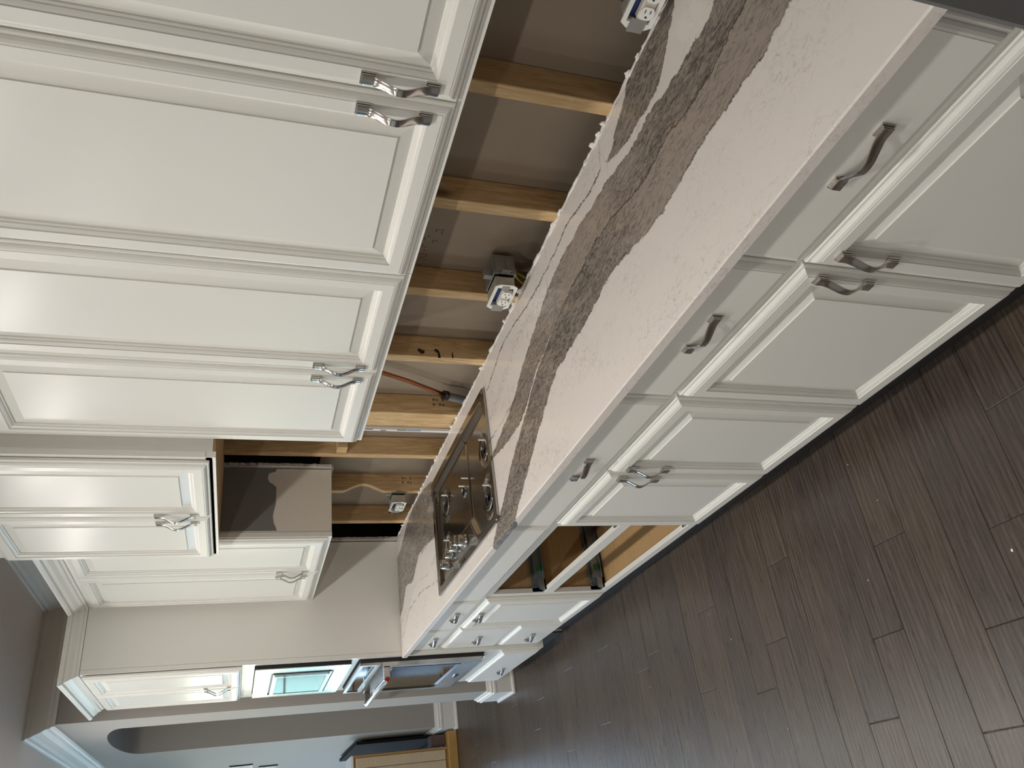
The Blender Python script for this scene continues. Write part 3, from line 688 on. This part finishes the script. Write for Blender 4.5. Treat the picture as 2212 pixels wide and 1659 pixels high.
# ------------------------------------------------------------------ countertop and cooktop
def countertop():
    r = random.Random(9); hy0, hy1, hx0, hx1 = 2.350, 3.200, -0.578, -0.102
    ys = []; y = 0.385
    while y < 4.155: ys.append(y); y += 0.02
    ys += [4.156, hy0, hy1]; ys = sorted(set(round(q, 4) for q in ys))
    rear = [-0.004 - 0.006 * r.random() ** 3 for _ in ys]
    zt, zb, bv = 0.914, 0.8885, 0.003
    m = MB()
    for i in range(len(ys) - 1):
        a, b = ys[i], ys[i + 1]; ra, rb = rear[i], rear[i + 1]
        hole = a >= hy0 - 1e-6 and b <= hy1 + 1e-6
        F = [(-0.65, zb), (-0.65, zt - bv), (-0.65 + bv, zt)]
        for p, q in zip(F[:-1], F[1:]): m.add([(p[0], a, p[1]), (p[0], b, p[1]), (q[0], b, q[1]), (q[0], a, q[1])], [(0, 1, 2, 3)])
        spans = [(-0.65 + bv, -0.65 + bv, hx0, hx0), (hx1, hx1, ra, rb)] if hole else [(-0.65 + bv, -0.65 + bv, ra, rb)]
        for p, p2, q, q2 in spans: m.add([(p, a, zt), (p2, b, zt), (q2, b, zt), (q, a, zt)], [(0, 1, 2, 3)])
        spans = [(-0.65, -0.65, hx0, hx0), (hx1, hx1, ra, rb)] if hole else [(-0.65, -0.65, ra, rb)]
        for p, p2, q, q2 in spans: m.add([(p, a, zb), (p2, b, zb), (q2, b, zb), (q, a, zb)], [(0, 1, 2, 3)])
        m.add([(ra, a, zb), (rb, b, zb), (rb, b, zt), (ra, a, zt)], [(0, 1, 2, 3)])
        if hole:
            for hx in (hx0, hx1): m.add([(hx, a, zb), (hx, b, zb), (hx, b, zt), (hx, a, zt)], [(0, 1, 2, 3)])
    for yy, k in ((ys[0], 0), (ys[-1], -1)):
        m.add([(-0.65, yy, zb), (-0.65, yy, zt - bv), (-0.65 + bv, yy, zt), (rear[k], yy, zt), (rear[k], yy, zb)], [(0, 1, 2, 3, 4)])
    for yy in (hy0, hy1): m.add([(hx0, yy, zb), (hx0, yy, zt), (hx1, yy, zt), (hx1, yy, zb)], [(0, 1, 2, 3)])
    me = m.mesh('countertop', 'quartz')
    bm = bmesh.new(); bm.from_mesh(me); bmesh.ops.remove_doubles(bm, verts=bm.verts, dist=1e-5); bmesh.ops.recalc_face_normals(bm, faces=bm.faces); bm.to_mesh(me); bm.free()
    o = bpy.data.objects.new('countertop', me); C.objects.link(o)
    tag(o, 'long white quartz countertop with broad grey and tan veins', 'countertop')
countertop()
# ragged caulk and torn paper left along the back of the slab
r = random.Random(21); mb = MB(); ys = [0.80]
while ys[-1] < 4.12: ys.append(ys[-1] + 0.004 + 0.028 * r.random() ** 1.5)
fr_ = [-0.0075 + r.uniform(-0.0035, 0.003) for _ in ys]; bk = [0.001 + 0.009 * r.random() ** 4 for _ in ys]; hh = [0.9144 + 0.005 * r.random() ** 3 for _ in ys]
vs = []; fs = []
for y, a, b, h in zip(ys, fr_, bk, hh): vs += [(a, y, 0.9141), (a + 0.002, y, h), (b, y, h - 0.0002), (b, y, 0.9141)]
for i in range(len(ys) - 1):
    o = 4 * i
    for k in range(4): fs.append((o + k, o + (k + 1) % 4, o + 4 + (k + 1) % 4, o + 4 + k))
fs += [(0, 1, 2, 3), tuple(range(len(vs) - 4, len(vs)))]
mb.add(vs, fs)
for y in (0.97, 1.02, 1.17, 1.205, 1.24, 1.49, 1.545, 1.56, 1.86, 1.93, 1.965, 2.03, 2.21, 2.30, 2.335, 2.72, 2.80, 3.09, 3.13, 3.31, 3.45, 3.50, 3.66, 3.86, 3.95):
    sx, sy, sz = r.uniform(0.004, 0.009), r.uniform(0.006, 0.016), r.uniform(0.004, 0.012)
    bm = bmesh.new(); bmesh.ops.create_icosphere(bm, subdivisions=2, radius=1.0)
    for v in bm.verts:
        q = r.uniform(0.6, 1.1); v.co = Vector((-0.001 + v.co.x * sx * q, y + v.co.y * sy * q, max(0.9141, 0.916 + v.co.z * sz * q)))
    bm.verts.index_update(); mb.add([v.co for v in bm.verts], [[v.index for v in f.verts] for f in bm.faces]); bm.free()
tag(obj('caulk_line', mb, 'caulk'), 'ragged white caulk left along the back edge of the countertop', 'caulk', kind='stuff')

ct = thing('cooktop', 'stainless gas cooktop without grates or burner caps, set in the quartz countertop', 'cooktop', (-0.34, 2.775, 0.914))
BURN = [(-0.285, 2.440, 0.062), (-0.465, 2.450, 0.072), (-0.255, 3.035, 0.068), (-0.318, 2.745, 0.036), (-0.440, 3.055, 0.055)]
def pan():
    x0, x1, y0, y1 = -0.597, -0.083, 2.328, 3.222
    def sm(t): t = max(0.0, min(1.0, t)); return t * t * (3 - 2 * t)
    def sdf(x, y, a0, a1, b0, b1, rad):
        qx = abs(x - (a0 + a1) / 2) - (a1 - a0) / 2 + rad; qy = abs(y - (b0 + b1) / 2) - (b1 - b0) / 2 + rad
        return math.hypot(max(qx, 0), max(qy, 0)) + min(max(qx, qy), 0) - rad
    def h(x, y):
        z = 0.9225
        d = -sdf(x, y, x0 + 0.030, x1 - 0.028, y0 + 0.032, y1 - 0.032, 0.03)
        wdt = 0.016 + 0.030 * sm((x + 0.20) / 0.06)
        rec = sm(d / wdt)
        z -= 0.018 * rec
        # raised control island at the front
        e = min((x + 0.60) * 10, (-0.440 - x) * 1.0 + 0.0, 9)
        cx = max((2.545 - y) + max(0, (x + 0.575)) * 0.8, (y - 3.125) + max(0, (x + 0.575)) * 0.8, x + 0.455)
        z += 0.021 * sm(-cx / 0.030) * rec
        # pressed rib between burner zones
        if -0.46 < x < -0.13: z += 0.0045 * math.exp(-((y - 2.662) / 0.005) ** 2) * rec
        for bx, by, br in BURN:
            q = math.hypot(x - bx, y - by)
            if q < br * 1.6 and br > 0.04: z += (0.004 * math.exp(-((q - br) / 0.006) ** 2) - 0.003 * sm((br - q) / 0.012)) * rec
        return z
    nx, ny = 88, 150; vs = []; fs = []
    for i in range(nx + 1):
        for j in range(ny + 1):
            x = x0 + (x1 - x0) * i / nx; y = y0 + (y1 - y0) * j / ny
            # round the plan corners
            rad = 0.016; qx = max(abs(x - (x0 + x1) / 2) - (x1 - x0) / 2 + rad, 0); qy = max(abs(y - (y0 + y1) / 2) - (y1 - y0) / 2 + rad, 0)
            q = math.hypot(qx, qy)
            if q > rad:
                k = rad / q; x -= math.copysign(qx * (1 - k), x - (x0 + x1) / 2); y -= math.copysign(qy * (1 - k), y - (y0 + y1) / 2)
            vs.append((x, y, h(x, y)))
    W_ = ny + 1
    for i in range(nx):
        for j in range(ny): fs.append((i * W_ + j, (i + 1) * W_ + j, (i + 1) * W_ + j + 1, i * W_ + j + 1))
    per = [i * W_ for i in range(nx)] + [nx * W_ + j for j in range(ny)] + [i * W_ + ny for i in range(nx, 0, -1)] + [j for j in range(ny, 0, -1)]
    o = len(vs)
    for p in per: vs.append((vs[p][0], vs[p][1], 0.9146))
    for k in range(len(per)): fs.append((per[k], per[(k + 1) % len(per)], o + (k + 1) % len(per), o + k))
    return MB().add(vs, fs)
obj('pan', pan(), 'pan', ct, True, 40)
for bx, by, br in BURN:
    zb = 0.9045; rr = br * 0.52
    bo = obj('burner', MB().lathe((bx, by, zb - 0.006), [(rr * 1.05, 0), (rr * 1.05, 0.004), (rr, 0.010), (rr * 0.86, 0.0115), (rr * 0.80, 0.007), (rr * 0.35, 0.006)], 'z', 24), 'black', ct, True, 30)
    obj('ring', MB().lathe((bx, by, zb), [(rr * 1.28, 0), (rr * 1.30, 0.003), (rr * 1.18, 0.0045), (rr * 1.06, 0.004), (rr * 1.06, 0)], 'z', 28), 'chrome', bo, True, 30)
    obj('jet', MB().lathe((bx + rr * 0.2, by, zb), [(0.007, 0), (0.007, 0.010), (0.004, 0.014)], 'z', 12), 'chrome', bo)
    a = 0.6; px, py = bx + rr * 1.15 * math.cos(a), by - rr * 1.15 * math.sin(a)
    obj('igniter', MB().lathe((px, py, zb - 0.002), [(0.0035, 0), (0.0035, 0.026), (0.002, 0.028)], 'z', 10), 'white_plastic', bo)
obj('ignition_post', MB().lathe((-0.285, 2.690, 0.903), [(0.003, 0), (0.003, 0.026), (0.0015, 0.027)], 'z', 10), 'white_plastic', ct)
for kx, ky in ((-0.530, 2.710), (-0.507, 2.775), (-0.504, 2.850), (-0.507, 2.925), (-0.530, 2.990)):
    k = obj('knob', MB().lathe((kx, ky, 0.9255), [(0.023, 0), (0.0235, 0.007), (0.021, 0.010), (0.0200, 0.030), (0.0180, 0.034), (0.008, 0.0348)], 'z', 28), 'chrome', ct, True, 30)
    obj('grip', MB().bbox(kx - 0.018, kx + 0.018, ky - 0.0045, ky + 0.0045, 0.9585, 0.9665, 0.0015), 'chrome', k)
    obj('skirt', MB().lathe((kx, ky, 0.9245), [(0.026, 0), (0.0255, 0.0025)], 'z', 28), 'black', k)
obj('badge', MB().box(-0.583, -0.578, 2.770, 2.818, 0.9240, 0.9252), 'black', ct)
for sx, sy in ((-0.588, 2.345), (-0.588, 3.205), (-0.10, 2.345)):
    obj('screw', MB().lathe((sx, sy, 0.9222), [(0.004, 0), (0.003, 0.0018)], 'z', 10), 'chrome', ct)

# ------------------------------------------------------------------ outlets, cable and pipe in the open wall
def outlet(label, y0, z0, boxed, tilt=0.0, dx=0.0):
    # long axis along y; y0,z0 is the lower near corner of the face plate
    yc, zc = y0 + 0.058, z0 + 0.036
    r = thing('wall_outlet', label, 'outlet', (0.0, yc, z0), 'outlets in the opened wall')
    if boxed:
        bx = frame(yc - 0.056, yc + 0.040, zc - 0.036, zc + 0.036, yc - 0.052, yc + 0.036, zc - 0.032, zc + 0.032, -0.004, 0.066)
        bx.box(0.066, 0.069, yc - 0.056, yc + 0.040, zc - 0.036, zc + 0.036)
        bx.box(0.006, 0.060, yc - 0.059, yc - 0.056, zc + 0.006, zc + 0.030); bx.box(0.006, 0.060, yc - 0.059, yc - 0.056, zc - 0.030, zc - 0.006)
        bo = obj('box', bx, 'grey_plastic', r)
        obj('ear', MB().box(-0.006, -0.003, yc - 0.076, yc - 0.056, zc - 0.014, zc + 0.014), 'grey_plastic', bo)
        obj('bracket', MB().box(-0.004, 0.022, yc - 0.040, yc - 0.020, zc + 0.036, zc + 0.062), 'grey_plastic', bo)
    X0 = -0.010 + dx
    obj('extender', frame(yc - 0.046, yc + 0.046, zc - 0.030, zc + 0.030, yc - 0.043, yc + 0.043, zc - 0.027, zc + 0.027, X0 - 0.042, X0), 'ivory_plastic', r)
    xf = X0 - 0.042
    ou = [(-0.062, -0.020), (-0.052, -0.036), (0.052, -0.036), (0.062, -0.020), (0.062, 0.020), (0.052, 0.036), (-0.052, 0.036), (-0.062, 0.020)]
    inn = [(-0.046, -0.026), (-0.046, -0.026), (0.046, -0.026), (0.046, -0.026), (0.046, 0.026), (0.046, 0.026), (-0.046, 0.026), (-0.046, 0.026)]
    vs = [(x, yc + a, zc + b) for x in (xf - 0.003, xf) for lst in (ou, inn) for a, b in lst]
    fs = []
    for q in range(8):
        e = (q + 1) % 8
        fs += [(q, e, 8 + e, 8 + q), (16 + q, 16 + e, 24 + e, 24 + q), (q, e, 16 + e, 16 + q), (8 + q, 8 + e, 24 + e, 24 + q)]
    pl = MB().add(vs, fs)
    obj('face_plate', pl, 'white_plastic', r)
    obj('recess', MB().box(xf + 0.012, xf + 0.014, yc - 0.043, yc + 0.043, zc - 0.027, zc + 0.027), 'blue_box', r)
    rc = obj('receptacle', MB().bbox(xf - 0.006, xf + 0.012, yc - 0.036, yc + 0.038, zc - 0.024, zc + 0.008, 0.003), 'ivory_plastic', r)
    for c in (-0.0195, 0.0195):
        f = MB(); pts = []
        for i in range(20):
            t = 2 * math.pi * i / 20; pts.append((yc + c + max(-0.0145, min(0.0145, 0.0172 * math.cos(t))), zc - 0.008 + 0.0165 * math.sin(t)))
        f.prism(pts, 'x', xf - 0.0095, xf - 0.005); so = obj('socket', f, 'white_plastic', rc)
        q = MB().box(xf - 0.0099, xf - 0.0094, yc + c - 0.009, yc + c - 0.001, zc - 0.0035, zc - 0.0015); q.box(xf - 0.0099, xf - 0.0094, yc + c - 0.009, yc + c - 0.001, zc - 0.0155, zc - 0.0135)
        q.lathe((xf - 0.0094, yc + c + 0.0075, zc - 0.0085), [(0.0026, 0), (0.0026, -0.0005)], 'x', 10)
        obj('slots', q, 'slate', so)
    obj('yoke', MB().box(xf - 0.0055, xf - 0.0035, yc + 0.036, yc + 0.068, zc - 0.018, zc + 0.018), 'grey_plastic', r)
    obj('yoke', MB().box(xf - 0.0055, xf - 0.0035, yc - 0.056, yc - 0.036, zc - 0.010, zc + 0.014), 'grey_plastic', r)
    return r
outlet('white outlet pulled forward in the open bay under the widest-door wall cabinet', 0.757, 0.945, True)
outlet('white outlet in a grey metal box on a stud with yellow cable below it', 1.775, 0.955, True)
outlet('small white outlet fixed to the notched stud behind the cooktop', 3.500, 0.980, True)
for i, (a, b) in enumerate(((0.030, 0.0), (0.052, -0.012))):
    p = [(a, 1.800, 0.955), (a + 0.003, 1.835, 0.930), (a - 0.002, 1.862 + b, 0.895), (a + 0.002, 1.868 + b, 0.84)]
    tag(obj('electrical_cable', MB().tube(p, 0.0042, 8), 'yellow', None, True), 'yellow cable curving down from the grey outlet box behind the countertop', 'cable', 'yellow cables at the grey outlet box')
cp = thing('copper_pipe', 'copper pipe slanting down the open stud bay into a grey sleeve', 'pipe', (0.05, 2.65, 0.80))
obj('pipe', MB().tube([(0.055, 2.440, 1.40), (0.052, 2.493, 1.245), (0.050, 2.532, 1.153), (0.047, 2.580, 1.060), (0.045, 2.628, 0.972)], 0.0085, 12), 'copper', cp, True)
obj('sleeve', MB().tube([(0.045, 2.624, 0.985), (0.044, 2.650, 0.900), (0.044, 2.662, 0.80)], [0.0165, 0.0165, 0.0165], 16), 'sleeve', cp, True, 40)
obj('clamp', MB().tube([(0.045, 2.620, 0.992), (0.045, 2.6265, 0.972)], [0.0195, 0.0195], 16), 'black', cp)
obj('clamp_screw', MB().tube([(0.030, 2.604, 0.978), (0.030, 2.588, 0.986)], 0.0045, 8), 'black', cp)

# ------------------------------------------------------------------ dark appliance at the counter's end
ap = thing('appliance', 'tall dark grey appliance standing against the end of the countertop', 'appliance', (-0.35, -0.08, 0))
obj('body', MB().bbox(-0.640, -0.02, -0.530, 0.374, 0.05, 1.78, 0.006), 'appl', ap)
obj('door', MB().bbox(-0.700, -0.645, -0.530, -0.082, 0.62, 1.775, 0.008), 'appl', ap); obj('door', MB().bbox(-0.700, -0.645, -0.076, 0.378, 0.62, 1.775, 0.008), 'appl', ap)
obj('freezer_drawer', MB().bbox(-0.700, -0.645, -0.530, 0.378, 0.08, 0.612, 0.008), 'appl', ap)
for i, y in enumerate((-0.125, -0.035)): obj('handle', MB().tube([(-0.702, y, 0.80), (-0.750, y, 0.84), (-0.750, y, 1.56), (-0.702, y, 1.60)], 0.010, 10), 'nickel', ap, True)
obj('base', MB().box(-0.62, -0.04, -0.52, 0.365, 0, 0.05), 'black', ap)

# ------------------------------------------------------------------ beyond the arch
wc = thing('wooden_cabinet', 'low golden wood cabinet with ribbed beige panels standing beyond the archway', 'cabinet', (-0.95, 6.9, 0))
obj('base_board', MB().bbox(-1.12, -0.722, 6.735, 6.985, 0.0, 0.075, 0.004), 'golden', wc)
obj('carcass', MB().box(-1.085, -0.852, 6.79, 7.10, 0.075, 0.83), 'golden', wc)
for i in range(3):
    a = -0.852 - 0.0775 * (i + 1)
    obj('plank', MB().bbox(a + 0.0012, a + 0.0763, 6.772, 6.790, 0.095, 0.815, 0.004), 'ribbed', wc)
obj('top', MB().bbox(-1.10, -0.835, 6.77, 7.11, 0.831, 0.855, 0.004), 'label_white', wc)
obj('corner_post', MB().bbox(-0.851, -0.835, 6.775, 6.80, 0.076, 0.83, 0.002), 'golden', wc)
fm = frame(7.0, 8.2, 0.02, 0.78, 7.06, 8.14, 0.08, 0.72, -0.735, -0.712)
pf = thing('picture_frame', 'black framed panel leaning on the wall behind the ribbed wooden cabinet', 'picture', (-0.72, 7.6, 0.0))
obj('frame', fm, 'matte_black', pf); obj('panel', MB().box(-0.722, -0.714, 7.06, 8.14, 0.08, 0.72), 'matte_black', pf)
tag(obj('wood_block', MB().bbox(-0.82, -0.735, 6.82, 6.95, 0.0765, 0.20, 0.003), 'dark_wood'), 'small dark wood block on the base board of the ribbed wooden cabinet', 'block')
for z0, z1, a, lb in ((1.56, 1.76, 8.08, 'upper small dark picture frame hung on the wall past the archway'), (1.33, 1.50, 8.34, 'lower small dark picture frame hung on the wall past the archway')):
    pr = thing('wall_picture', lb, 'picture', (-0.69, a + 0.2, z0))
    obj('frame', frame(a, a + 0.4, z0, z1, a + 0.015, a + 0.385, z0 + 0.012, z1 - 0.012, -0.702, -0.691), 'black', pr)
    obj('print', MB().box(-0.698, -0.691, a + 0.015, a + 0.385, z0 + 0.012, z1 - 0.012), 'print_grey', pr)

# ------------------------------------------------------------------ white flecks on the floor
for i, (x, y) in enumerate(((-1.063, 1.33), (-0.80, 1.66), (-0.99, 1.80), (-0.66, 1.72), (-1.31, 2.36), (-0.98, 2.55), (-1.02, 3.25), (-0.86, 2.66))):
    q = MB(); rr = random.Random(i); n = 5; s = 0.0022 if i else 0.0045
    pts = [(x + s * rr.uniform(0.5, 1.2) * math.cos(6.283 * k / n), y + s * rr.uniform(0.5, 1.2) * math.sin(6.283 * k / n)) for k in range(n)]
    q.prism(pts, 'z', 0.0002, 0.0018)
    tag(obj('plaster_fleck', q, 'caulk'), 'tiny white plaster fleck lying on the dark floor', 'debris', 'plaster flecks on the floor')

# ------------------------------------------------------------------ recessed ceiling lamps
NCAN = [0]
def can(x, y, power=1.0, first=[None]):
    r = thing('recessed_light', 'round white recessed lamp in the ceiling', 'ceiling light', (x, y, CEIL), 'recessed ceiling lamps')
    if first[0] is None:
        ring = MB().lathe((0, 0, 0), [(0.095, -0.0005), (0.093, -0.006), (0.074, -0.008), (0.072, -0.003), (0.072, -0.0005)], 'z', 32).mesh('trim_ring', 'trim')
        ln = MB().lathe((0, 0, 0), [(0.071, -0.001), (0.071, -0.002), (0.02, -0.0025)], 'z', 32).mesh('lens', 'lens')
        first[0] = (ring, ln)
    inst('trim_ring', first[0][0], r, (x, y, CEIL)); inst('lens', first[0][1], r, (x, y, CEIL))
    ld = bpy.data.lights.new('ceiling_lamp_offscreen', 'AREA'); ld.shape = 'DISK'; ld.size = 0.13; ld.energy = CAN_POWER * power; ld.color = CAN_COLOR; ld.spread = math.radians(178)
    NCAN[0] += 1; lo = bpy.data.objects.new('ceiling_lamp_%d_offscreen' % NCAN[0], ld); C.objects.link(lo); lo.parent = r; lo.location = (0, 0, -0.009)
for y in (1.05, 2.15, 3.25, 4.32, 5.42): can(-1.45, y, 1.5)
for y in (-0.60, 1.05, 2.70, 4.40): can(-3.2, y, 2.1)
